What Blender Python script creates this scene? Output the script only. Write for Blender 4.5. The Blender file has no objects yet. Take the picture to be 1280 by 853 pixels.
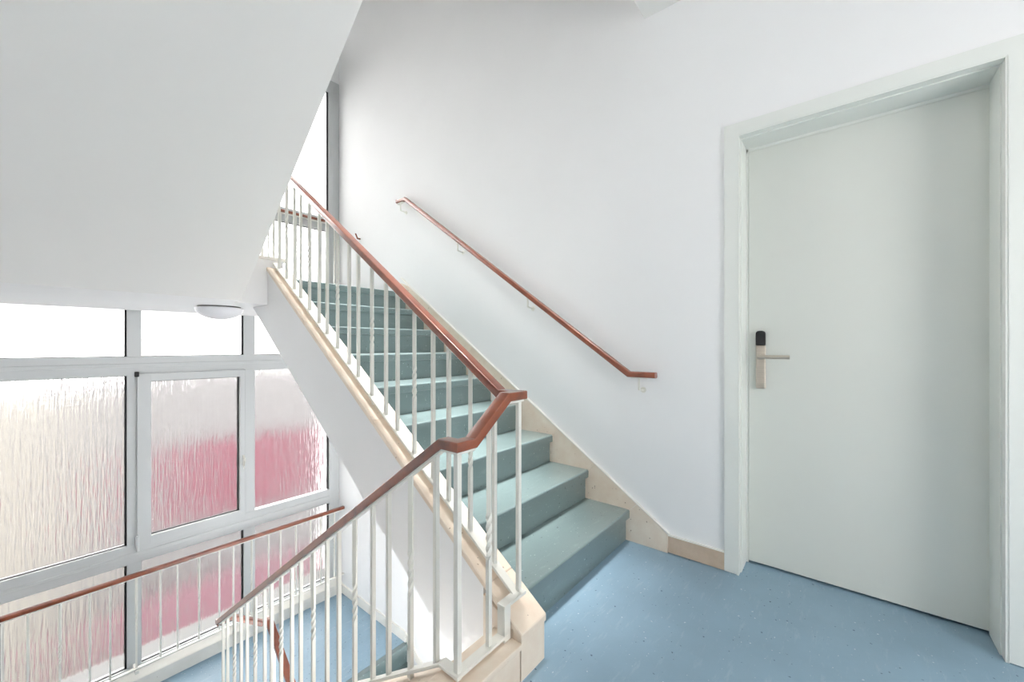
import bpy, bmesh, math, random
from mathutils import Vector, Matrix
random.seed(4)
sc = bpy.context.scene
C = sc.collection
V = Vector

# ------------------------------------------------------------------ materials
def nodes_of(name):
    m = bpy.data.materials.new(name); m.use_nodes = True
    nt = m.node_tree
    return m, nt, nt.nodes['Principled BSDF']

def lk(nt, a, ao, b, bi): nt.links.new(a.outputs[ao], b.inputs[bi])

def coords(nt, scale=(1, 1, 1)):
    tc = nt.nodes.new('ShaderNodeTexCoord'); mp = nt.nodes.new('ShaderNodeMapping')
    mp.inputs['Scale'].default_value = scale
    lk(nt, tc, 'Object', mp, 'Vector')
    return mp

def noise(nt, mp, scale, detail=3, rough=.5):
    n = nt.nodes.new('ShaderNodeTexNoise')
    n.inputs['Scale'].default_value = scale; n.inputs['Detail'].default_value = detail
    n.inputs['Roughness'].default_value = rough
    lk(nt, mp, 'Vector', n, 'Vector')
    return n

def ramp(nt, n, out, stops):
    r = nt.nodes.new('ShaderNodeValToRGB')
    e = r.color_ramp.elements
    e[0].position, e[0].color = stops[0][0], (*stops[0][1], 1)
    e[1].position, e[1].color = stops[-1][0], (*stops[-1][1], 1)
    for p, c in stops[1:-1]:
        x = e.new(p); x.color = (*c, 1)
    lk(nt, n, out, r, 'Fac')
    return r

def mixc(nt, a, b, fac_node, fac_out, mode='MIX'):
    x = nt.nodes.new('ShaderNodeMix'); x.data_type = 'RGBA'; x.blend_type = mode
    if fac_node is None: x.inputs['Factor'].default_value = fac_out
    else: lk(nt, fac_node, fac_out, x, 'Factor')
    for s, v in ((6, a), (7, b)):
        if isinstance(v, tuple): x.inputs[s].default_value = (*v, 1)
        else: nt.links.new(v, x.inputs[s])
    return x.outputs[2]

def bump(nt, p, n, out, strength, dist=.002):
    b = nt.nodes.new('ShaderNodeBump')
    b.inputs['Strength'].default_value = strength; b.inputs['Distance'].default_value = dist
    lk(nt, n, out, b, 'Height'); lk(nt, b, 'Normal', p, 'Normal')

def paint(name, col, rough=.5, var=.03, bscale=60, bstr=.05, coat=0):
    m, nt, p = nodes_of(name)
    mp = coords(nt)
    n = noise(nt, mp, 1.7, 4)
    r = ramp(nt, n, 'Fac', [(.3, tuple(c * (1 - var) for c in col)), (.7, tuple(min(1, c * (1 + var)) for c in col))])
    lk(nt, r, 'Color', p, 'Base Color')
    p.inputs['Roughness'].default_value = rough
    p.inputs['Coat Weight'].default_value = coat
    b = noise(nt, mp, bscale, 2); bump(nt, p, b, 'Fac', bstr)
    return m

def lino(name, col, light, dark, rough, speck=True, coat=0):
    m, nt, p = nodes_of(name)
    p.inputs['Coat Weight'].default_value = coat; p.inputs['Coat Roughness'].default_value = .3
    mp = coords(nt)
    n = noise(nt, mp, 2.2, 5, .6)
    r = ramp(nt, n, 'Fac', [(.3, tuple(c * .9 for c in col)), (.7, tuple(c * 1.1 for c in col))])
    c = r.outputs['Color']
    if speck:
        n2 = noise(nt, mp, 75, 1); r2 = ramp(nt, n2, 'Fac', [(.735, (0, 0, 0)), (.77, (1, 1, 1))])
        c = mixc(nt, c, light, r2, 'Color')
        n3 = noise(nt, mp, 58, 1); r3 = ramp(nt, n3, 'Fac', [(.235, (1, 1, 1)), (.265, (0, 0, 0))])
        c = mixc(nt, c, dark, r3, 'Color')
    # faint scuffs worn into the sheet
    mp2 = coords(nt, (3, 14, 8)); n4 = noise(nt, mp2, 2.5, 6, .7)
    r4 = ramp(nt, n4, 'Fac', [(.56, (0, 0, 0)), (.8, (.35, .35, .35))])
    c = mixc(nt, c, light, r4, 'Color')
    nt.links.new(c, p.inputs['Base Color'])
    n5 = noise(nt, mp, 5, 4)
    r5 = ramp(nt, n5, 'Fac', [(.3, (rough - .01,) * 3), (.7, (rough + .08,) * 3)])
    lk(nt, r5, 'Color', p, 'Roughness')
    b = noise(nt, mp, 40, 2); bump(nt, p, b, 'Fac', .06)
    return m

def stone(name, base, lightc, pit):
    m, nt, p = nodes_of(name)
    mp = coords(nt)
    n = noise(nt, mp, 6, 6, .65)
    r = ramp(nt, n, 'Fac', [(.3, base), (.52, tuple((a + b) / 2 for a, b in zip(base, lightc))), (.72, lightc)])
    n2 = noise(nt, mp, 62, 1); r2 = ramp(nt, n2, 'Fac', [(.22, (.8, .8, .8)), (.25, (0, 0, 0))])
    c = mixc(nt, r.outputs['Color'], pit, r2, 'Color')
    nt.links.new(c, p.inputs['Base Color'])
    p.inputs['Roughness'].default_value = .5
    b = noise(nt, mp, 30, 4); bump(nt, p, b, 'Fac', .12)
    return m

def wood(name, dark, mid, lightc, rough=.28):
    m, nt, p = nodes_of(name)
    mp = coords(nt, (9, 9, 9))
    n = noise(nt, mp, 1.2, 5, .6)
    mp2 = coords(nt, (1, 1, 1)); n2 = noise(nt, mp2, 45, 3)
    r = ramp(nt, n, 'Fac', [(.3, dark), (.52, mid), (.75, lightc)])
    c = mixc(nt, r.outputs['Color'], n2.outputs['Color'], None, .06, 'MULTIPLY')
    nt.links.new(c, p.inputs['Base Color'])
    p.inputs['Roughness'].default_value = rough
    p.inputs['Coat Weight'].default_value = .8; p.inputs['Coat Roughness'].default_value = .18
    return m

def metal(name, col, rough):
    m, nt, p = nodes_of(name)
    mp = coords(nt, (1, 1, 30)); n = noise(nt, mp, 8, 3)
    r = ramp(nt, n, 'Fac', [(.3, tuple(c * .9 for c in col)), (.7, tuple(min(1, c * 1.08) for c in col))])
    lk(nt, r, 'Color', p, 'Base Color')
    p.inputs['Metallic'].default_value = 1; p.inputs['Roughness'].default_value = rough
    return m

def glass(name, rough, ripple):
    m, nt, p = nodes_of(name)
    p.inputs['Base Color'].default_value = (.985, .985, .985, 1)
    p.inputs['Transmission Weight'].default_value = 1
    p.inputs['Roughness'].default_value = rough
    p.inputs['IOR'].default_value = 1.45
    if ripple:
        mp = coords(nt, (1, 1, .055))
        n = noise(nt, mp, 80, 2, .5); n.inputs['Distortion'].default_value = .25
        bump(nt, p, n, 'Fac', ripple, .02)
    else:
        mp = coords(nt); n = noise(nt, mp, 200, 2); bump(nt, p, n, 'Fac', .1, .001)
    return m

M = {}
M['wall'] = paint('wall_paint', (.86, .86, .865), .75, .012, 90, .06)
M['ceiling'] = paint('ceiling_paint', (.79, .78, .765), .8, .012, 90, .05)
M['door'] = paint('door_lacquer', (.7, .715, .67), .35, .01, 50, .02)
M['frame_paint'] = paint('door_frame_paint', (.77, .79, .755), .35, .01, 50, .02)
M['floor'] = lino('blue_linoleum', (.25, .37, .465), (.55, .62, .66), (.07, .12, .18), .36)
M['tread'] = lino('green_linoleum', (.145, .2, .2), (.35, .42, .43), (.05, .08, .08), .34, coat=1)
M['stone'] = stone('beige_stone', (.75, .61, .49), (.85, .77, .66), (.2, .12, .08))
M['stone_white'] = stone('pale_stone', (.8, .77, .71), (.86, .84, .79), (.5, .45, .4))
M['plaster_bead'] = paint('plaster_bead', (.86, .84, .8), .6, .02, 40, .1)
M['wood'] = wood('red_brown_wood', (.14, .028, .012), (.25, .058, .021), (.32, .082, .034))
M['wood_base'] = wood('skirting_wood', (.55, .42, .3), (.62, .48, .36), (.68, .54, .42), .45)
M['white_steel'] = paint('cream_white_enamel', (.77, .755, .7), .3, .02, 120, .04)
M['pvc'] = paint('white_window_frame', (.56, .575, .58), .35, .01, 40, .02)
M['gasket'] = paint('black_rubber', (.02, .02, .022), .6, .1, 80, .02)
M['black'] = paint('black_plastic', (.012, .012, .013), .25, .1, 80, .01)
M['steel'] = metal('brushed_steel', (.62, .55, .47), .35)
M['glass'] = glass('rippled_glass', .15, .4)
M['glass_top'] = glass('frosted_glass', .45, 0)
M['lamp_dome'] = paint('opal_dome', (.68, .68, .71), .3, .01, 40, .01)
M['pink'] = paint('pink_render', (.078, .012, .024), .9, .12, 8, .2)
M['pink_pale'] = paint('pale_pink_render', (.105, .046, .059), .9, .12, 8, .2)
M['cream'] = paint('cream_render', (.136, .127, .112), .9, .05, 8, .2)
M['pale'] = paint('pale_render', (.088, .084, .085), .9, .05, 8, .2)
M['ground'] = paint('pale_paving', (.1, .098, .092), .9, .05, 8, .2)
M['zinc'] = paint('grey_zinc', (.085, .083, .08), .6, .05, 30, .05)
M['dark_metal'] = metal('dark_rim', (.2, .2, .2), .4)

# ------------------------------------------------------------------ builders
def box(bm, x0, x1, y0, y1, z0, z1, bev=0):
    vs = [bm.verts.new((x, y, z)) for x in (x0, x1) for y in (y0, y1) for z in (z0, z1)]
    f = [(0, 1, 3, 2), (4, 6, 7, 5), (0, 4, 5, 1), (2, 3, 7, 6), (0, 2, 6, 4), (1, 5, 7, 3)]
    fs = [bm.faces.new([vs[i] for i in q]) for q in f]
    if bev:
        es = list({e for q in fs for e in q.edges})
        bmesh.ops.bevel(bm, geom=es, offset=bev, segments=2, affect='EDGES', profile=.5)

def prism(bm, poly, a0, a1, axis='x'):
    """polygon in the plane across `axis`, extruded a0..a1 along it"""
    def P(p, a):
        if axis == 'x': return (a, p[0], p[1])
        if axis == 'y': return (p[0], a, p[1])
        return (p[0], p[1], a)
    A = [bm.verts.new(P(p, a0)) for p in poly]; B = [bm.verts.new(P(p, a1)) for p in poly]
    n = len(poly)
    bm.faces.new(A[::-1]); bm.faces.new(B)
    for i in range(n):
        bm.faces.new((A[i], A[(i + 1) % n], B[(i + 1) % n], B[i]))

def profile_rect(w, h, ch, seg=4):
    """rounded rectangle profile"""
    out = []
    for cx, cy, a0 in ((w/2-ch, h/2-ch, 0), (-w/2+ch, h/2-ch, 90), (-w/2+ch, -h/2+ch, 180), (w/2-ch, -h/2+ch, 270)):
        for k in range(seg + 1):
            a = math.radians(a0 + 90 * k / seg)
            out.append((cx + ch * math.cos(a), cy + ch * math.sin(a)))
    return out

def sweep(bm, pts, prof, end_round=False):
    """prof swept along pts with mitred joints"""
    pts = [V(p) for p in pts]
    T = [(pts[i+1] - pts[i]).normalized() for i in range(len(pts) - 1)]
    Z = V((0, 0, 1))
    def frame(t):
        s = t.cross(Z)
        s = V((1, 0, 0)) if s.length < 1e-4 else s.normalized()
        return s, s.cross(t).normalized()
    rings = []
    for i, p in enumerate(pts):
        ta = T[max(i - 1, 0)]; tb = T[min(i, len(T) - 1)]
        s, u = frame(ta)
        n = (ta + tb).normalized()
        ring = []
        for a, b in prof:
            q = p + s * a + u * b
            k = (p - q).dot(n) / ta.dot(n)
            ring.append(bm.verts.new(q + ta * k))
        rings.append(ring)
    m = len(prof)
    for A, B in zip(rings, rings[1:]):
        for j in range(m):
            bm.faces.new((A[j], A[(j+1) % m], B[(j+1) % m], B[j]))
    bm.faces.new(rings[0][::-1]); bm.faces.new(rings[-1])

def bar(bm, x, y, z0, z1, s, twist=False, rot=0.0):
    """upright square bar, its middle turned like rope when twist is set"""
    lv = [(z0, 0)]
    if twist:
        mid = (z0 + z1) / 2; L = .075; n = 28
        lv += [(mid - L + 2 * L * k / n, 2 * math.pi * 1.1 * k / n) for k in range(n + 1)]
        lv.append((z1, 2 * math.pi * 1.1))
    else: lv.append((z1, 0))
    rings = []
    for z, a in lv:
        a += rot
        rings.append([bm.verts.new((x + s * .7071 * math.cos(a + math.pi/4 + k * math.pi/2), y + s * .7071 * math.sin(a + math.pi/4 + k * math.pi/2), z)) for k in range(4)])
    for A, B in zip(rings, rings[1:]):
        for j in range(4): bm.faces.new((A[j], A[(j+1) % 4], B[(j+1) % 4], B[j]))
    bm.faces.new(rings[0][::-1]); bm.faces.new(rings[-1])

def lathe(bm, prof, c, n=48):
    rings = []
    for r, z in prof:
        if r < 1e-6: rings.append([bm.verts.new((c[0], c[1], c[2] + z))])
        else: rings.append([bm.verts.new((c[0] + r * math.cos(2*math.pi*k/n), c[1] + r * math.sin(2*math.pi*k/n), c[2] + z)) for k in range(n)])
    for A, B in zip(rings, rings[1:]):
        for j in range(n):
            if len(A) == 1 and len(B) == 1: continue
            if len(A) == 1: bm.faces.new((A[0], B[(j+1) % n], B[j]))
            elif len(B) == 1: bm.faces.new((A[j], A[(j+1) % n], B[0]))
            else: bm.faces.new((A[j], A[(j+1) % n], B[(j+1) % n], B[j]))

def tube(bm, pts, r, n=12):
    sweep(bm, pts, [(r * math.cos(2*math.pi*k/n), r * math.sin(2*math.pi*k/n)) for k in range(n)])

def obj(name, fn, mat, parent=None, smooth=False, label=None):
    bm = bmesh.new(); fn(bm)
    bmesh.ops.recalc_face_normals(bm, faces=bm.faces)
    me = bpy.data.meshes.new(name)
    if parent is not None:
        off = V((0, 0, 0)); q = parent
        while q is not None: off += q.location; q = q.parent
        bmesh.ops.translate(bm, verts=bm.verts, vec=-off)
    bm.to_mesh(me); bm.free()
    me.materials.append(mat)
    if smooth:
        for p in me.polygons: p.use_smooth = True
        try: me.set_sharp_from_angle(angle=math.radians(26))
        except Exception: pass
    o = bpy.data.objects.new(name, me); C.objects.link(o)
    if parent is not None: o.parent = parent
    if label: o['label'] = label
    return o

def tag(o, label, cat, group=None, kind=None):
    o['label'] = label; o['category'] = cat
    if group: o['group'] = group
    if kind: o['kind'] = kind
    return o

def empty(name, loc, label, cat, group=None, kind=None):
    o = bpy.data.objects.new(name, None); o.location = loc; o.empty_display_size = .1
    C.objects.link(o)
    return tag(o, label, cat, group, kind)

def struct(name, fn, mat, label, cat, smooth=False):
    return tag(obj(name, fn, mat, None, smooth), label, cat, None, 'structure')

# ------------------------------------------------------------------ measures
XW = 2.225            # right wall
YW = 4.342            # inner face of the window frames
XL = -.47             # left wall
RISE, RUN, Y1 = .1791, .2657, .937
NS = 9
LAND = RISE * NS      # half landing above  (1.612)
SOFF = 1.411          # underside of it
CEIL = 2.982          # underside of the next floor
XS0, XS1 = 1.049, 1.187       # inner string of the flight going up
XD0, XD1 = .745, .885         # inner string of the flight going down
YE = .822             # kerb face at the edge of the landing
YN = Y1 + RUN * (NS - 1)      # nosing of the half landings
TOPZ = 5.75
FILL_TOP, ADDED_LAMP, ADDED_LAMP_LOW, WORLD, FILL_BACK = 36, 3, 30, 9.1, 4.6  # strengths of the added fills and lamps, and of the sky
BACK = -2.1
zs_up = lambda y: .165 + .676 * (y - YE)          # top of the string going up
zs_dn = lambda y: .115 - .678 * (y - .954)        # top of the string going down

# ------------------------------------------------------------------ room shell
DY0, DY1, DZ = -.465, .389, 2.165     # door opening
def f(bm):
    box(bm, XW, XW + .3, DY1, YW + .4, -3.6, TOPZ)
    box(bm, XW, XW + .3, BACK - .2, DY0, -3.6, TOPZ)
    box(bm, XW, XW + .3, DY0, DY1, DZ, TOPZ)
    box(bm, XW, XW + .3, DY0, DY1, -3.6, -.2)
    box(bm, XW + .3, XW + .4, DY0 - .2, DY1 + .2, -.3, DZ + .2)
struct('wall_right', f, M['wall'], 'smooth white plaster wall holding the pale door and the wall handrail', 'wall')
struct('wall_left', lambda bm: box(bm, XL - .2, XL, BACK, YW + .4, -3.6, TOPZ), M['wall'], 'white wall opposite the wall with the pale door', 'wall')
def f(bm):
    for x0, x1, z0, z1 in ((XL - .2, .2, -3.6, TOPZ), (1.6, XW + .3, -3.6, TOPZ), (.2, 1.6, -3.6, .6), (.2, 1.6, 2.0, TOPZ)):
        box(bm, x0, x1, BACK - .2, BACK, z0, z1)
struct('wall_back', f, M['wall'], 'white wall at the end of the landing, facing the windows', 'wall')
def f(bm):
    box(bm, XL, XW, YW + .0, YW + .3, -3.6, -1.47)
    box(bm, XL, XW, YW + .02, YW + .3, 1.45, 1.70)
    for x0, x1, z0, z1 in ((XL, -.3, 4.06, TOPZ), (2.1, XW, 4.06, TOPZ), (-.3, 2.1, 4.06, 4.4), (-.3, 2.1, 4.7, TOPZ)):
        box(bm, x0, x1, YW, YW + .3, z0, z1)
struct('wall_far', f, M['wall'], 'white wall strips above and below the tall glazed windows', 'wall')
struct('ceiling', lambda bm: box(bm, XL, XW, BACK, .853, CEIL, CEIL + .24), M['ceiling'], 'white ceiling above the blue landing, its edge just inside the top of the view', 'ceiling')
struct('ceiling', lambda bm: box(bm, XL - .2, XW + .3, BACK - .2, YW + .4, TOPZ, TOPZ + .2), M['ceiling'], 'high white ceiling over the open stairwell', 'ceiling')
def f(bm):
    box(bm, XL, XW + .3, BACK, YE, -.2, 0)
    box(bm, XS1, XW, YE, Y1 + .03, -.2, 0)
    box(bm, XL, XD0, YE, Y1, -.2, 0)
struct('floor', f, M['floor'], 'speckled blue linoleum landing in front of the pale door', 'floor')
struct('floor', lambda bm: (box(bm, XL, XS1 - .03, YN - .02, 4.30, -LAND - .2, -LAND), box(bm, XS1 - .03, XW, YN + .048, 4.30, -LAND - .2, -LAND)), M['floor'], 'pale blue lower half landing under the rippled windows', 'floor')
def f(bm):
    box(bm, XS0, XW, YN + .03, YW + .02, SOFF, LAND - .004)
    box(bm, XL, .85, 2.89, YW + .02, SOFF, LAND - .004)
    box(bm, .85, XS0 + .005, 3.05, YW + .02, SOFF, LAND - .004)
struct('slab', f, M['wall'], 'white plastered underside of the half landing above the windows', 'landing slab')
def f(bm):
    box(bm, XS0, XW, YN + .03, YW - .02, LAND - .004, LAND)
    box(bm, XL, XS0, 3.174, YW - .02, LAND - .004, LAND)
struct('floor', f, M['tread'], 'green linoleum half landing at the top of the stairs', 'floor')

# ------------------------------------------------------------------ flight going up on the right
stairs = empty('staircase', (1.7, Y1, 0), 'green linoleum stairs climbing along the white wall to the half landing', 'stairs')
def step_mesh(bm, x0, x1, yn, z, up=True):
    """one step: riser, rounded nosing lip and tread"""
    d = 1 if up else -1
    lip, ov = .05, .022
    pf = []
    R = .009
    # section in (distance behind the nosing, height)
    sec = [(ov, -RISE), (ov, -lip), (.0, -lip + .004), (.0, -R)] + [(R - R * math.cos(math.radians(a)), -R + R * math.sin(math.radians(a))) for a in (30, 60, 90)]
    sec += [(RUN + ov + .02, 0), (RUN + ov + .02, -.03), (ov + .03, -.03), (ov + .03, -RISE)]
    prism(bm, [(yn + d * a, z + b) for a, b in sec], x0, x1, 'x')
for k in range(1, NS + 1):
    yn = Y1 + (k - 1) * RUN
    if k < NS:
        obj('step', lambda bm: step_mesh(bm, XS1 - .03, XW - .0015, yn, RISE * k), M['tread'], stairs)
    else:
        def f(bm):
            lip, ov, z = .05, .022, LAND
            prism(bm, [(yn + ov, z - RISE), (yn + ov, z - lip), (yn, z - lip + .004), (yn, z - .004), (yn + .004, z), (yn + .05, z), (yn + .05, z - RISE)], XS1 - .03, XW - .0015)
        obj('step', f, M['tread'], stairs)
# sloping concrete body with its plastered white side towards the well
def f(bm):
    low = lambda y: 1.164 + .684 * (y - 2.977)
    prism(bm, [(1.001, zs_up(1.001) - .03), (3.06, zs_up(3.06) - .03), (3.06, SOFF), ((SOFF - 1.164) / .684 + 2.977, SOFF), (1.001, low(1.001))], XS0 + .006, XS1 - .03)
    prism(bm, [(Y1 + .06, -.19), (Y1 + .06, .0), (YN + .06, LAND - RISE - .02), (YN + .06, SOFF), ((SOFF - 1.164) / .684 + 2.977, SOFF), (.98, low(.98))], XS1 - .03, XW - .0015)
obj('slab', f, M['wall'], stairs, label='white plastered side of the flight')
# stone string along the well: sloping cap in lengths, then the upright end block
ys = [YE - .004, .98, 1.72, 2.46, 3.05]
for a, b in zip(ys, ys[1:]):
    def f(bm):
        g = .0015
        prism(bm, [(a, zs_up(a) - .0265), (b - g, zs_up(b - g) - .0265), (b - g, zs_up(b - g)), (a, zs_up(a))], XS0 - .004, XS1 + .004)
        bmesh.ops.bevel(bm, geom=list(bm.edges), offset=.003, segments=1, affect='EDGES')
    obj('string_cap', f, M['stone'], stairs)
def f(bm):
    prism(bm, [(YE + .002, .0), (1.0, .0), (1.0, zs_up(1.0) - .06), (.862, zs_up(.862) - .028), (YE + .002, zs_up(YE + .002) - .0275)], XS0 + .003, XS1 - .0075)
    prism(bm, [(YE + .002, .0), (1.0, .0), (1.0, zs_up(1.0) - .06), (.862, zs_up(.862) - .028), (YE + .002, zs_up(YE + .002) - .0275)], XS1 - .0065, XS1 - .001)
obj('string_end', f, M['stone'], stairs)
# small stones stepping up against the wall, each cut to the slope, with a plaster bead on top
zsk = lambda y: .224 + .675 * (y - .881)
cut = [.722] + [Y1 + (k - 1) * RUN - .045 for k in range(1, NS + 1)] + [3.16]
for i, (a, b) in enumerate(zip(cut, cut[1:])):
    def f(bm):
        g = .0012
        zb = 0 if i == 0 else max(0, RISE * i - RISE * .55)
        za = .098 if i == 0 else zsk(a) - .008
        lo_b = RISE * i - .02 if i else 0
        bb = b + .058
        pts = [(a + g, za if i else .098), (b - g, zsk(b) - .008), (b + .05, RISE * (i + 1) - .01 if i < NS else LAND), (b + .09, RISE * i), (a + .05, RISE * i - .008 if i else 0)]
        if i == 0:
            pts = [(a, .0), (a, .098), (b - g, zsk(b) - .008), (b + .045, RISE - .002), (b + .09, RISE - .002), (b + .09, 0)]
        elif i == NS:
            pts = [(a + g, zsk(a) - .008), (b, LAND + .1), (b, LAND), (a + .045, LAND - .002)]
        else:
            pts = [(a + g, zsk(a) - .008), (b - g, zsk(b) - .008), (b + .045 - g, RISE * (i + 1) - .002), (b + .09, RISE * (i + 1) - .002), (b + .09, RISE * i), (a + .046, RISE * i - .002)]
        prism(bm, pts, XW - .016, XW - .0015)
    obj('wall_skirting_stone', f, M['stone'], stairs)
def f(bm):
    prism(bm, [(.715, .097), (.715, .109), (.765, zsk(.75) + .006), (3.16, zsk(3.16) + .004), (3.16, zsk(3.16) - .009), (.765, zsk(.765) - .009)], XW - .019, XW - .0015)
obj('plaster_bead', f, M['plaster_bead'], stairs)
# kerb closing the well at the landing edge
kerb = empty('landing_kerb', (.95, YE, 0), 'beige stone kerb under the balustrade corner at the landing edge', 'kerb')
def f(bm):
    box(bm, XD0 - .0, XS0 + .0005, YE + .006, .893, -.2, .112)
obj('kerb_body', f, M['stone'], kerb)
def f(bm):
    box(bm, XD0 - .004, XS0 + .0015, YE - .004, .948, .112, .132, .003)
obj('kerb_cap', f, M['stone'], kerb)
# kerb on the half landing above, between the two flights
kerb2 = empty('landing_kerb', (.95, 3.05, LAND), 'pale kerb on the half landing at the top of the stairs', 'kerb')
obj('kerb_cap', lambda bm: box(bm, .80, XS1, 3.0515, 3.18, LAND + .112, LAND + .135, .003), M['stone_white'], kerb2)
obj('kerb_body', lambda bm: box(bm, .852, XS1 - .031, 3.0615, 3.172, LAND - .003, LAND + .112), M['wall'], kerb2)

# ------------------------------------------------------------------ flight going down on the left
down = empty('staircase', (.1, Y1, 0), 'flight going down on the well side away from the wall handrail', 'stairs')
for k in range(1, NS):
    obj('step', lambda bm: step_mesh(bm, XL + .0015, XD0 + .03, YN - (k - 1) * RUN, -LAND + RISE * k, False), M['tread'], down)
def f(bm):
    prism(bm, [(.95, zs_dn(.95) - .031), (3.06, zs_dn(3.06) - .03), (3.06, zs_dn(3.06) - .55), (.95, zs_dn(.95) - .5)], XD0 + .03, XD1 - .006)
    prism(bm, [(.95, -.24), (YN, -LAND - .02), (YN, -LAND - .2), (.95, -.45)], XL + .0015, XD0 + .03)
obj('slab', f, M['wall'], down, label='white plastered side of the flight')
for a, b in ((.9495, 1.7), (1.7, 2.45), (2.45, 3.1)):
    def f(bm):
        g = .0015
        prism(bm, [(a, zs_dn(a) - .03), (b - g, zs_dn(b - g) - .03), (b - g, zs_dn(b - g)), (a, zs_dn(a))], XD0, XD1)
        bmesh.ops.bevel(bm, geom=list(bm.edges), offset=.003, segments=1, affect='EDGES')
    obj('string_cap', f, M['stone'], down)

# ------------------------------------------------------------------ lower flight on the right, falling away from the lower half landing
low = empty('staircase', (1.7, YN, -LAND), 'dark green steps going down below the pale blue half landing', 'stairs')
for k in range(1, 8):
    def f(bm):
        yn = YN - (k - 1) * RUN
        z = -LAND - (k - 1) * RISE
        step_mesh(bm, XS1 - .03, XW - .0015, yn - RUN, z - RISE, True)
    if k > 0:
        obj('step', f, M['tread'], low)
def f(bm):
    prism(bm, [(YN + .05, -LAND - .002), (YN, -LAND - .002), (YN - .004, -LAND - .008), (YN - .002, -LAND - .05), (YN + .02, -LAND - .05), (YN + .02, -LAND - RISE), (YN + .05, -LAND - RISE)], XS1 - .03, XW - .0015)
obj('step', f, M['tread'], low)
zlo = lambda y: -LAND + .14 + .674 * (y - YN)
def f(bm):
    prism(bm, [(3.06, zlo(3.06) - .03), (1.0, zlo(1.0) - .03), (1.0, zlo(1.0) - .5), (3.06, zlo(3.06) - .45)], XS0 + .006, XS1 - .03)
    prism(bm, [(YN, -LAND - .2), (1.2, -LAND - .2 - .674 * 1.86), (1.2, -LAND - .4 - .674 * 1.86), (YN, -LAND - .4)], XS1 - .03, XW - .0015)
obj('slab', f, M['wall'], low)
obj('string_cap', lambda bm: prism(bm, [(3.06, zlo(3.06) - .03), (1.0, zlo(1.0) - .03), (1.0, zlo(1.0)), (3.06, zlo(3.06))], XS0, XS1), M['stone'], low)
def f(bm):
    z0 = -LAND
    prism(bm, [(YN, z0 + .002), (YN + .03, z0 + .095), (1.2, z0 + .095 + .674 * (1.2 - YN - .03)), (1.2, z0 - .12 + .674 * (1.2 - YN))], XW - .014, XW - .0015)
obj('wall_skirting_stone', f, M['stone_white'], low)
obj('landing_kerb', lambda bm: box(bm, XD1 - .0, XS0, 3.05, 3.17, -LAND - .2, -LAND + .13, .003), M['stone_white'], low)

# ------------------------------------------------------------------ flight going up overhead on the left
over = empty('staircase', (.2, 2.89, LAND), 'grey-white sloping underside of the flight rising overhead', 'stairs')
def f(bm):
    sl = .758
    y_end = 2.89 - (CEIL - SOFF) / sl + .04
    top = [(2.89, LAND - .004)]
    ru = (2.89 - y_end) / 9
    for k in range(9):
        top += [(2.89 - ru * k, min(LAND + RISE * (k + 1) - .01, 3.2)), (2.89 - ru * (k + 1), min(LAND + RISE * (k + 1) - .01, 3.2))]
    prism(bm, [(2.89, SOFF)] + top + [(y_end, CEIL - .0015)], XL + .0015, .85)
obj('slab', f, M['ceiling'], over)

# ------------------------------------------------------------------ skirting boards
def f(bm):
    box(bm, XW - .012, XW, .443, .720, .004, .092)
struct('baseboard_right', f, M['wood_base'], 'short light wood skirting board between stair stones and door casing', 'skirting board')
def f(bm):
    box(bm, XW - .0125, XW, .443, .721, .092, .099)
struct('trim_1', f, M['plaster_bead'], 'thin white bead on the short wood skirting by the door', 'trim')
struct('baseboard_far', lambda bm: box(bm, XW - .014, XW, YN + .03, 4.27, -LAND, -LAND + .095), M['stone_white'], 'pale stone skirting on the white wall beside the lower half landing', 'skirting')

# ------------------------------------------------------------------ door
door = empty('door_1', (XW, -.04, 0), 'pale grey-green flush door with electronic lock set deep in its frame', 'door', None, 'structure')
def f(bm):
    c0, c1, ct = -.523, .445, 2.222
    x0, x1 = XW - .014, XW + .002
    prism(bm, [(c0, .004), (c0, ct), (c1, ct), (c1, .004), (DY1 - .001, .004), (DY1 - .001, DZ - .001), (DY0 + .001, DZ - .001), (DY0 + .001, .004)], x0, x1)
    bmesh.ops.bevel(bm, geom=[e for e in bm.edges if e.calc_length() > .5], offset=.0012, segments=2, affect='EDGES')
obj('casing', f, M['frame_paint'], door)
def f(bm):
    for x0, x1, t in ((XW - .012, XW + .028, .008), (XW + .028, XW + .162, .013)):
        box(bm, x0, x1, DY1 - t, DY1 + .002, 0, DZ - t)
        box(bm, x0, x1, DY0 - .002, DY0 + t, 0, DZ - t)
        box(bm, x0, x1, DY0 - .002, DY1 + .002, DZ - t, DZ + .002)
    t = .03
    x0, x1 = XW + .118, XW + .160
    box(bm, XW + .162, XW + .23, DY1 - .022, DY1 + .002, 0, DZ)
    box(bm, XW + .162, XW + .23, DY0 - .002, DY0 + .006, 0, DZ)
    box(bm, XW + .162, XW + .23, DY0 - .002, DY1 + .002, DZ - .026, DZ)
obj('jamb', f, M['frame_paint'], door)
leaf = obj('door_leaf', lambda bm: box(bm, XW + .16, XW + .205, DY0 + .007, DY1 - .023, .012, DZ - .027, .002), M['door'], door)
XD = XW + .16
lock = obj('lock_plate', lambda bm: (box(bm, XD - .018, XD, .289, .331, .910, 1.13, .004)), M['steel'], door, label='brushed steel lock plate')
def f(bm):
    pr = [(.289, 1.13), (.331, 1.13), (.331, 1.192), (.327, 1.2), (.318, 1.204), (.302, 1.204), (.293, 1.2), (.289, 1.192)]
    prism(bm, pr, XD - .022, XD)
    bmesh.ops.bevel(bm, geom=[e for e in bm.edges], offset=.0015, segments=2, affect='EDGES')
obj('card_reader', f, M['black'], lock, label='black plastic card reader')
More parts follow.
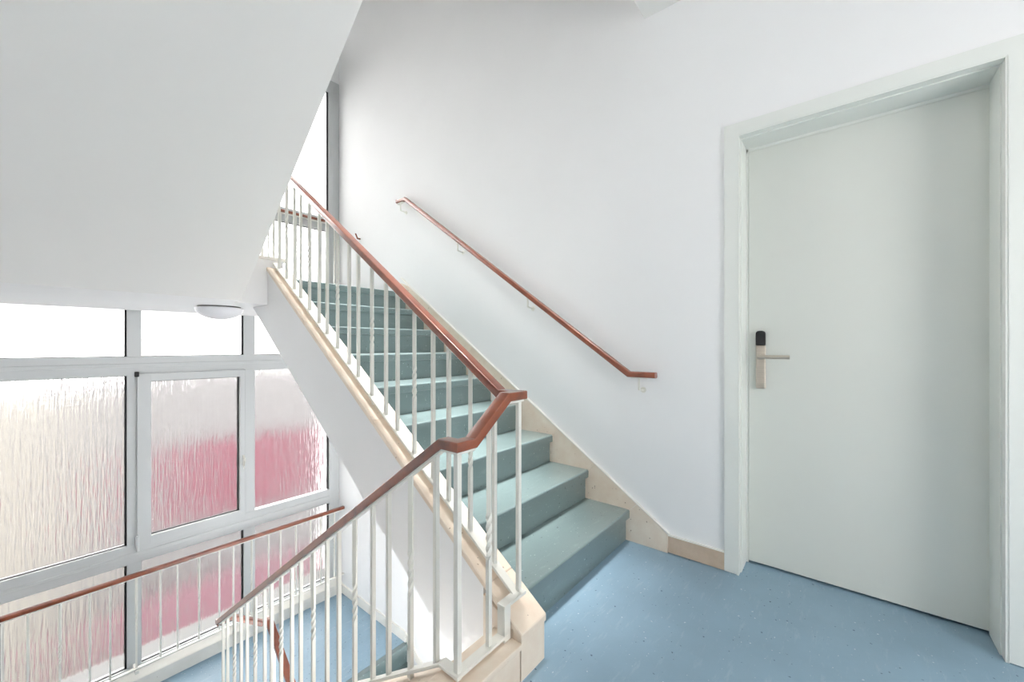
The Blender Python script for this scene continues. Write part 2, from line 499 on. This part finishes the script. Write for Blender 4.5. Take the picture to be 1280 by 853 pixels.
def f(bm):
    lathe_pts = []
    n = 24
    ring = lambda x, r: [bm.verts.new((x, .310 + r * math.cos(2*math.pi*k/n), 1.072 + r * math.sin(2*math.pi*k/n))) for k in range(n)]
    R = [ring(XD - .017, .016), ring(XD - .024, .016), ring(XD - .026, .011), ring(XD - .06, .0105)]
    for A, B in zip(R, R[1:]):
        for j in range(n): bm.faces.new((A[j], A[(j+1) % n], B[(j+1) % n], B[j]))
    bm.faces.new(R[-1])
    tube(bm, [(XD - .056, .319, 1.072), (XD - .056, .185, 1.072)], .0095, 16)
obj('lever_handle', f, M['steel'], door, True, 'steel lever handle')

# ------------------------------------------------------------------ windows
def pane(parent, x0, x1, z0, z1, mat, right=.013, lip=.005, y=None):
    y = YW + .032 if y is None else y
    g = obj('glass_pane', lambda bm: box(bm, x0, x1, y, y + .006, z0, z1), mat, parent)
    def f(bm):
        a, b = y - .010, y + .014
        box(bm, x0 - .004, x0 + lip * .6, a, b, z0, z1)
        box(bm, x1 - right, x1 + .004, a, b, z0, z1)
        box(bm, x0 - .004, x1 + .004, a, b, z0 - .004, z0 + lip)
        box(bm, x0 - .004, x1 + .004, a, b, z1 - lip * .8, z1 + .004)
    obj('gasket', f, M['gasket'], g)
    return g

def frame_bars(bm, bars, y0=YW, y1=YW + .07):
    for x0, x1, z0, z1 in bars:
        box(bm, x0, x1, y0, y1, z0, z1, .004)

w1 = empty('window_1', (.9, YW, -1.47), 'white framed lower window with rippled frosted panes', 'window', None, 'structure')
ZT0, ZT1, ZB0, ZB1 = .888, 1.04, -.612, -.458
X0, XA, XB, XC, XD_, XE = XL + .05, .5, .585, 1.299, 1.392, 2.115
def f(bm):
    frame_bars(bm, [(XL, X0, -1.47, 1.45), (XE, XW, -1.47, 1.45)])
    frame_bars(bm, [(XA, XB, -1.43, 1.45), (XC, XD_, -1.43, 1.45)], YW + .004)
    frame_bars(bm, [(X0 - .01, XE + .01, ZT0, ZT1), (X0 - .01, XE + .01, ZB0, ZB1), (X0 - .01, XE + .01, -1.48, -1.435)], YW + .002)
    frame_bars(bm, [(X0, XE, 1.415, 1.45)], YW + .03)
    # raised lips that draw the fine lines along the transoms
    frame_bars(bm, [(X0, XE, .955, .985), (X0, XE, -.553, -.527), (XW - .075, XW - .06, -1.43, 1.4)], YW - .003)
obj('window_frame', f, M['pvc'], w1)
for x0, x1 in ((X0, XA), (XB, XC), (XD_, XE)):
    pane(w1, x0, x1, ZT1, 1.42, M['glass_top'])
    pane(w1, x0, x1, -1.437, ZB0, M['glass'])
pane(w1, X0, XA, ZB1, ZT0, M['glass'])
pane(w1, XD_, XE, ZB1 - .006, ZT0 + .004, M['glass'])
def f(bm):
    a, b, c, d = .556, 1.306, -.492, .902
    frame_bars(bm, [(a, .64, c, d), (1.26, b, c, d)], YW - .022, YW + .05)
    frame_bars(bm, [(.63, 1.27, c, -.415), (.63, 1.27, .838, d)], YW - .0215, YW + .05)
sash = obj('sash', f, M['pvc'], w1)
pane(sash, .64, 1.262, -.415, .838, M['glass'], .014, .007, YW + .018)
def f(bm):
    box(bm, 1.281, 1.297, YW - .034, YW - .02, -.0, .1, .003)
    tube(bm, [(1.289, YW - .03, .075), (1.289, YW - .055, .072)], .007)
    sweep(bm, [(1.289, YW - .055, .08), (1.287, YW - .058, .05), (1.284, YW - .055, -.02)], profile_rect(.016, .011, .004))
obj('window_handle', f, M['white_steel'], sash, True)
def f(bm):
    box(bm, .541, .567, YW - .03, YW - .0, .878, .918, .004)
obj('hinge', f, M['gasket'], sash, label='dark top hinge')
def f(bm):
    box(bm, .545, .57, YW - .034, YW - .0, -.49, -.40, .005)
    tube(bm, [(.5575, YW - .03, -.51), (.5575, YW - .03, -.39)], .010)
obj('hinge', f, M['pvc'], sash)

obj('outer_ledge', lambda bm: prism(bm, [(YW + .072, -1.469), (YW + .072, -1.452), (YW + .34, -1.48), (YW + .34, -1.51), (YW + .302, -1.51), (YW + .302, -1.469)], XL, XW), M['zinc'], w1, label='grey outer ledge')

w2 = empty('window_2', (.9, YW, 1.7), 'white framed window over the upper half landing, blown out with daylight', 'window', None, 'structure')
def f(bm):
    frame_bars(bm, [(XL, X0, 1.7, 4.06), (XE - .005, XW, 1.7, 4.06)])
    frame_bars(bm, [(XA, XB, 1.72, 4.0), (XC, XD_, 1.72, 4.0)], YW + .004)
    frame_bars(bm, [(X0 - .01, XE + .01, 2.385, 2.53), (X0 - .01, XE + .01, 3.925, 4.06), (X0 - .01, XE + .01, 1.7, 1.78)], YW + .002)
    frame_bars(bm, [(XW - .075, XW - .06, 1.75, 4.0)], YW - .003)
obj('window_frame', f, M['pvc'], w2)
for x0, x1 in ((X0, XA), (XB, XC), (XD_, XE - .005)):
    pane(w2, x0, x1, 2.53, 3.925, M['glass_top'], .016)
    pane(w2, x0, x1, 1.78, 2.385, M['glass_top'])

# stone bank under the lower window
sill = struct('sill', lambda bm: prism(bm, [(4.272, -LAND - .05), (4.272, -LAND + .105), (4.277, -LAND + .11), (YW + .03, -1.443), (YW + .03, -LAND - .05)], XL, XW), M['stone_white'], 'pale stone window bank at the foot of the rippled windows', 'window sill')

# ------------------------------------------------------------------ guard rails across the windows
def guard(z_rail, z_bar, label, z_floor, y=4.235, XW=XW):
    g = empty('window_guard_rail', (.9, y, z_floor), label, 'guard rail', 'guard rails across the windows')
    obj('handrail', lambda bm: sweep(bm, [(XL, y, z_rail), (XW - .004, y, z_rail)], profile_rect(.042, .03, .009)), M['wood'], g, True)
    obj('top_bar', lambda bm: box(bm, XL, XW - .004, y - .014, y + .014, z_rail - .023, z_rail - .0145), M['white_steel'], g)
    obj('bottom_rail', lambda bm: box(bm, XL, XW - .004, y - .014, y + .014, z_bar - .005, z_bar + .005), M['white_steel'], g)
    xs = []; x = -.104; seq = (.106, .144, .144); i = 0
    while x < XW - .03:
        xs.append((x, i % 3 == 2)); x += seq[i % 3]; i += 1
    xs += [(-.25, False), (-.395, True)]
    for x, tw in xs:
        obj('baluster', lambda bm: bar(bm, x, y, z_bar, z_rail - .018, .012, tw), M['white_steel'], g)
    for x in (.541, 1.345):
        def f(bm):
            box(bm, x - .012, x + .012, y - .03, y + .09, z_bar - .03, z_bar - .005, .003)
        obj('wall_fixing', f, M['white_steel'], g)
    return g
guard(-.662, -1.392, 'white guard rail with red-brown handrail along the lower rippled windows', -LAND)
guard(2.452, 1.79, 'guard rail crossing the upper window above the green half landing', LAND, XW=2.16)

# ------------------------------------------------------------------ balustrade around the well
PR = profile_rect(.046, .030, .0045)
FL = profile_rect(.030, .008, .001, 1)
bal = empty('stair_balustrade', (.95, .88, .13), 'cream-white balustrade with twisted bars and red-brown rail turning at the landing edge', 'balustrade')
AX, DX, CY = 1.10, .815, .88
zr_up = lambda y: .955 + .695 * (y - .961)
zr_dn = lambda y: .786 - .684 * (y - 1.004)
yd0 = 1.004 + (.786 - .830) / .684
path_turn = [(DX, 3.19, zr_dn(3.19)), (DX, yd0, .830), (DX, CY, .830), (.872, CY, .830), (1.035, CY, .954), (1.128, CY, .954)]
obj('handrail', lambda bm: sweep(bm, path_turn, PR), M['wood'], bal, True)
path_up = [(AX, CY + .012, .954), (AX, .965, .957), (AX, 3.1, zr_up(3.1))]
path_up = [(AX, .890, .954), (AX, .956, .954), (AX, 3.16, zr_up(3.16))]
obj('handrail', lambda bm: sweep(bm, path_up, PR), M['wood'], bal, True)
ze = zr_up(3.16)
obj('handrail', lambda bm: sweep(bm, [(AX, 3.137, ze - .02), (AX, 3.18, ze), (1.04, 3.18, ze), (.88, 3.18, ze + .13), (DX, 3.18, ze + .13)], PR), M['wood'], bal, True)
# turn at the foot of the flight, then the rail of the next flight down
zf = zr_dn(3.19)
obj('handrail', lambda bm: sweep(bm, [(DX - .02, 3.19, zf), (.875, 3.19, zf), (1.05, 3.15, zf - .12), (1.115, 3.15, zf - .12)], PR), M['wood'], bal, True)
zl = lambda y: zf - .12 + .674 * (y - 3.13)
obj('handrail', lambda bm: sweep(bm, [(1.095, 3.155, zf - .115), (1.095, 1.2, zl(1.2))], PR), M['wood'], bal, True)
dz = -.0195
def low_off(p): return [(x, y, z + dz) for x, y, z in p]
def f(bm):
    sweep(bm, low_off([(DX, 3.17, zr_dn(3.17)), (DX, yd0, .830), (DX, CY, .830), (.872, CY, .830), (1.035, CY, .954), (1.12, CY, .954)]), FL)
    sweep(bm, low_off([(AX, .890, .954), (AX, .956, .954), (AX, 3.16, zr_up(3.16))]), FL)
    sweep(bm, low_off([(1.095, 3.15, zl(3.15)), (1.095, 1.2, zl(1.2))]), FL)
obj('top_bar', f, M['white_steel'], bal)
# flat bar the balusters stand on
BF = profile_rect(.034, .010, .001, 1)
zb_dn = lambda y: .148 - .678 * (y - .954)
zb_up = lambda y: zs_up(y) + .034
def f(bm):
    sweep(bm, [(DX, 3.12, zb_dn(3.12)), (DX, .948, .150), (DX, CY, .150), (1.03, CY, .150)] , BF)
    # upright strap beside the string, then over its top
    box(bm, 1.012, 1.0435, CY - .016, CY + .016, .1335, .2445)
    box(bm, 1.012, AX + .03, CY - .017, CY + .017, .2448, .2555)
    sweep(bm, [(AX, .872, zb_up(.885)), (AX, 3.044, zb_up(3.044))], BF)
obj('bottom_rail', f, M['white_steel'], bal)
S = .0145
asc = [.909, 1.007, 1.135, 1.263, 1.364, 1.496, 1.626, 1.722, 1.848, 1.98, 2.075, 2.204, 2.328, 2.429, 2.558, 2.684, 2.781, 2.905, 3.03, 3.13]
for i, y in enumerate(asc):
    y = y * AX / 1.12
    z0 = zb_up(y); z1 = zr_up(y) - .02
    if y > 3.05: z0 = LAND + .137
    if i == 0: z0, z1, y = .25, .954 - .02, CY + .004
    obj('baluster', lambda bm: bar(bm, AX + (.012 if i == 0 else 0), y, z0, z1, S, i > 0 and i % 3 == 2), M['white_steel'], bal)
desc = [.983, 1.116, 1.244, 1.346, 1.476, 1.602, 1.704, 1.836, 1.965, 2.063, 2.194, 2.317, 2.414, 2.558, 2.687, 2.79, 2.915, 3.045, 3.138]
for i, y in enumerate(desc):
    y = y * DX / .82
    obj('baluster', lambda bm: bar(bm, DX, y, zb_dn(y), zr_dn(y) - .02, S, i % 3 == 1), M['white_steel'], bal)
obj('newel_bar', lambda bm: bar(bm, DX, CY, .1335, .812, .017), M['white_steel'], bal)
obj('baluster', lambda bm: bar(bm, .952, CY, .15, .872, S, True), M['white_steel'], bal)
for y in (1.116, 1.704, 2.317):    # feet that carry the flat bar off the string
    obj('foot', lambda bm: bar(bm, DX, y * DX / .82, zs_dn(y * DX / .82) + .0075, zb_dn(y * DX / .82), .016), M['white_steel'], bal)
for y in (1.2, 1.8, 2.4, 3.0):
    obj('foot', lambda bm: bar(bm, AX, y, zs_up(y) + .0065, zb_up(y), .014), M['white_steel'], bal)
for x in (1.04, .93):
    obj('baluster', lambda bm: bar(bm, x, 3.115, LAND + .1365, ze - .02 + (1.04 - x), S), M['white_steel'], bal)
y = 3.05
i = 0
while y > 1.6:
    obj('baluster', lambda bm: bar(bm, 1.095, y, zlo(y) + .007, zl(y) - .02, S, i % 3 == 1), M['white_steel'], bal)
    y -= (.128, .128, .1)[i % 3]; i += 1

# ------------------------------------------------------------------ handrail on the wall
wr = empty('wall_handrail', (XW, 1.9, 1.7), 'red-brown wooden handrail on four white brackets, sloping up the bare wall', 'handrail')
RX = XW - .062
zw = lambda y: .967 + (2.439 - .967) / (3.009 - .918) * (y - .918)
obj('rail', lambda bm: sweep(bm, [(RX, .768, .967), (RX, .920, .967), (RX, 3.02, zw(3.02)), (RX, 3.145, zw(3.02) + .004)], profile_rect(.040, .032, .009)), M['wood'], wr, True)
for y, sl in ((.862, 0), (1.640, 1), (2.335, 1), (3.095, 0)):
    zt = (.967 if y < .92 else zw(min(y, 3.02))) - .015
    def f(bm):
        k = .704 * sl
        sweep(bm, [(RX, y - .045, zt - .004 - .045 * k), (RX, y + .045, zt - .004 + .045 * k)], profile_rect(.026, .005, .001, 1))
        tube(bm, [(RX, y, zt), (RX, y, zt - .068), (XW - .004, y, zt - .075)], .0055, 10)
    b = obj('bracket', f, M['white_steel'], wr, True)
    def f(bm):
        n = 20
        A = [bm.verts.new((XW, y + .017 * math.cos(2*math.pi*k/n), zt - .075 + .017 * math.sin(2*math.pi*k/n))) for k in range(n)]
        B = [bm.verts.new((XW - .005, y + .015 * math.cos(2*math.pi*k/n), zt - .075 + .015 * math.sin(2*math.pi*k/n))) for k in range(n)]
        for j in range(n): bm.faces.new((A[j], A[(j+1) % n], B[(j+1) % n], B[j]))
        bm.faces.new(B)
    obj('wall_plate', f, M['white_steel'], b)

# small peg on the wall beside the upper window
pg = obj('wall_peg', lambda bm: sweep(bm, [(XW, 3.90, 2.25), (XW - .03, 3.90, 2.25), (XW - .042, 3.915, 2.30)], profile_rect(.014, .014, .004)), M['wood'], None, True)
tag(pg, 'tiny brown peg on the wall just above the rising handrail', 'peg')

# ------------------------------------------------------------------ lamps
def lamp(loc, label, mat):
    l = empty('ceiling_lamp', loc, label, 'lamp', 'round ceiling lamps')
    obj('rim', lambda bm: lathe(bm, [(0, 0), (.128, 0), (.128, -.008), (.122, -.012), (0, -.012)], loc), M['dark_metal'], l, True)
    prof = [(.138, -.010)] + [(.145 * math.cos(math.radians(a)) , -.014 - .08 * math.sin(math.radians(a))) for a in (0, 10, 20, 30, 40, 50, 60, 70, 80)] + [(0, -.094)]
    obj('dome', lambda bm: lathe(bm, [(0, -.010)] + prof, loc), M[mat], l, True)
    return l
m, nt, p = nodes_of('fill_dome')  # glow for the two unseen lamps added as fill
p.inputs['Base Color'].default_value = (.9, .9, .88, 1)
p.inputs['Emission Color'].default_value = (1, .97, .93, 1); p.inputs['Emission Strength'].default_value = ADDED_LAMP
M['fill_lamp'] = m
m2 = m.copy(); m2.node_tree.nodes['Principled BSDF'].inputs['Emission Strength'].default_value = ADDED_LAMP_LOW; M['fill_lamp_low'] = m2
lamp((.885, 3.47, SOFF), 'round opal dome lamp under the half landing, in front of the windows', 'lamp_dome')
lamp((.75, -.75, CEIL), 'added lit dome lamp, unseen, on the ceiling over the blue landing', 'fill_lamp')  # added out of view to light the landing and door
lamp((1.62, .25, -.2), 'added lit dome lamp, unseen, under the blue landing, brightening the flight below', 'fill_lamp_low')  # added out of view to lift the lower landing

# ------------------------------------------------------------------ outside, seen only as blur through the glass
struct('ground', lambda bm: box(bm, -30, 40, YW + .35, 60, -6.6, -6.3), M['ground'], 'pale paving outside the windows', 'ground')
FY = 12.0
b1 = empty('building', (4, FY + 1, -6.3), 'pale building with a cream end and a pink-red storey, blurred behind the rippled panes', 'building')
obj('wall', lambda bm: box(bm, .6, 20, FY, FY + 4, -6.3, .62, .02), M['pale'], b1)
obj('wall', lambda bm: box(bm, -16, .599, FY + .02, FY + 4, -6.3, .1, .02), M['cream'], b1, label='cream wall')
obj('storey_band', lambda bm: box(bm, 2.1, 5.5, FY - .3, FY - .002, -3.1, -1.25, .05), M['pink'], b1, label='pink-red painted band')
b2 = tag(obj('garden_wall', lambda bm: box(bm, 1.0, 5.0, FY - 1.2, FY - .9, -6.3, -4.15, .04), M['pink_pale']), 'pink-red low wall, blurred behind the lower rippled panes', 'wall', None, 'thing')

# unseen fill light added under the high ceiling to brighten the treads
def area(name, loc, rot, sx, sy, power, col):
    L = bpy.data.lights.new(name, 'AREA'); L.shape = 'RECTANGLE'; L.size = sx; L.size_y = sy; L.energy = power; L.color = col
    o = bpy.data.objects.new(name, L); o.location = loc; o.rotation_euler = rot; C.objects.link(o)
    return o
sky = area('stairwell_fill', (1.57, 2.32, TOPZ - .02), (0, 0, 0), .6, 2.3, FILL_TOP, (1, .985, .97))
sky.data.spread = math.radians(17)

# ------------------------------------------------------------------ sky, then the added fill windows
w = bpy.data.worlds.new('sky'); sc.world = w; w.use_nodes = True
bg = w.node_tree.nodes['Background']
bg.inputs['Color'].default_value = (1, .99, .97, 1)
bg.inputs['Strength'].default_value = WORLD

w3 = empty('window_fill_back', (.9, BACK, .6), 'added white framed window, unseen, in the wall at the end of the landing', 'window', None, 'structure')
obj('window_frame', lambda bm: frame_bars(bm, [(.2, .27, .6, 2.0), (1.53, 1.6, .6, 2.0), (.27, 1.53, .6, .67), (.27, 1.53, 1.93, 2.0)], BACK - .1, BACK - .03), M['pvc'], w3)
area('back_fill', (.9, BACK - .04, 1.3), (math.radians(90), 0, 0), 1.24, 1.24, FILL_BACK, (1, .985, .96))  # fill light added behind the camera, lifting soffit, string and risers

w4 = empty('window_fill_high', (1.0, YW, 4.4), 'added white framed clerestory window, unseen, high in the stairwell', 'window', None, 'structure')  # unseen opening added to brighten the wall top near the windows
obj('window_frame', lambda bm: frame_bars(bm, [(-.3, -.26, 4.4, 4.7), (2.06, 2.1, 4.4, 4.7), (-.26, 2.06, 4.4, 4.44), (-.26, 2.06, 4.66, 4.7), (.88, .92, 4.44, 4.66)], YW + .06, YW + .13), M['pvc'], w4)
for x0, x1 in ((-.26, .88), (.92, 2.06)):
    pane(w4, x0, x1, 4.44, 4.66, M['glass_top'], .006, .005, YW + .09)

# ------------------------------------------------------------------ camera
cam = bpy.data.cameras.new('camera'); co = bpy.data.objects.new('camera', cam); C.objects.link(co)
co.location = (0, 0, 1.13)
co.rotation_euler = (math.radians(90), 0, -math.radians(50.581))
cam.sensor_width = 36; cam.lens = 498.0 / 1280 * 36
cam.shift_y = 5.4 / 1280
cam.clip_start = .02
sc.camera = co
vs = sc.view_settings
vs.view_transform = 'Standard'; vs.look = 'None'; vs.gamma = 1; vs.exposure = -.05; vs.use_curve_mapping = False
sc.cycles.use_denoising = True
sc.cycles.max_bounces = 12; sc.cycles.diffuse_bounces = 6
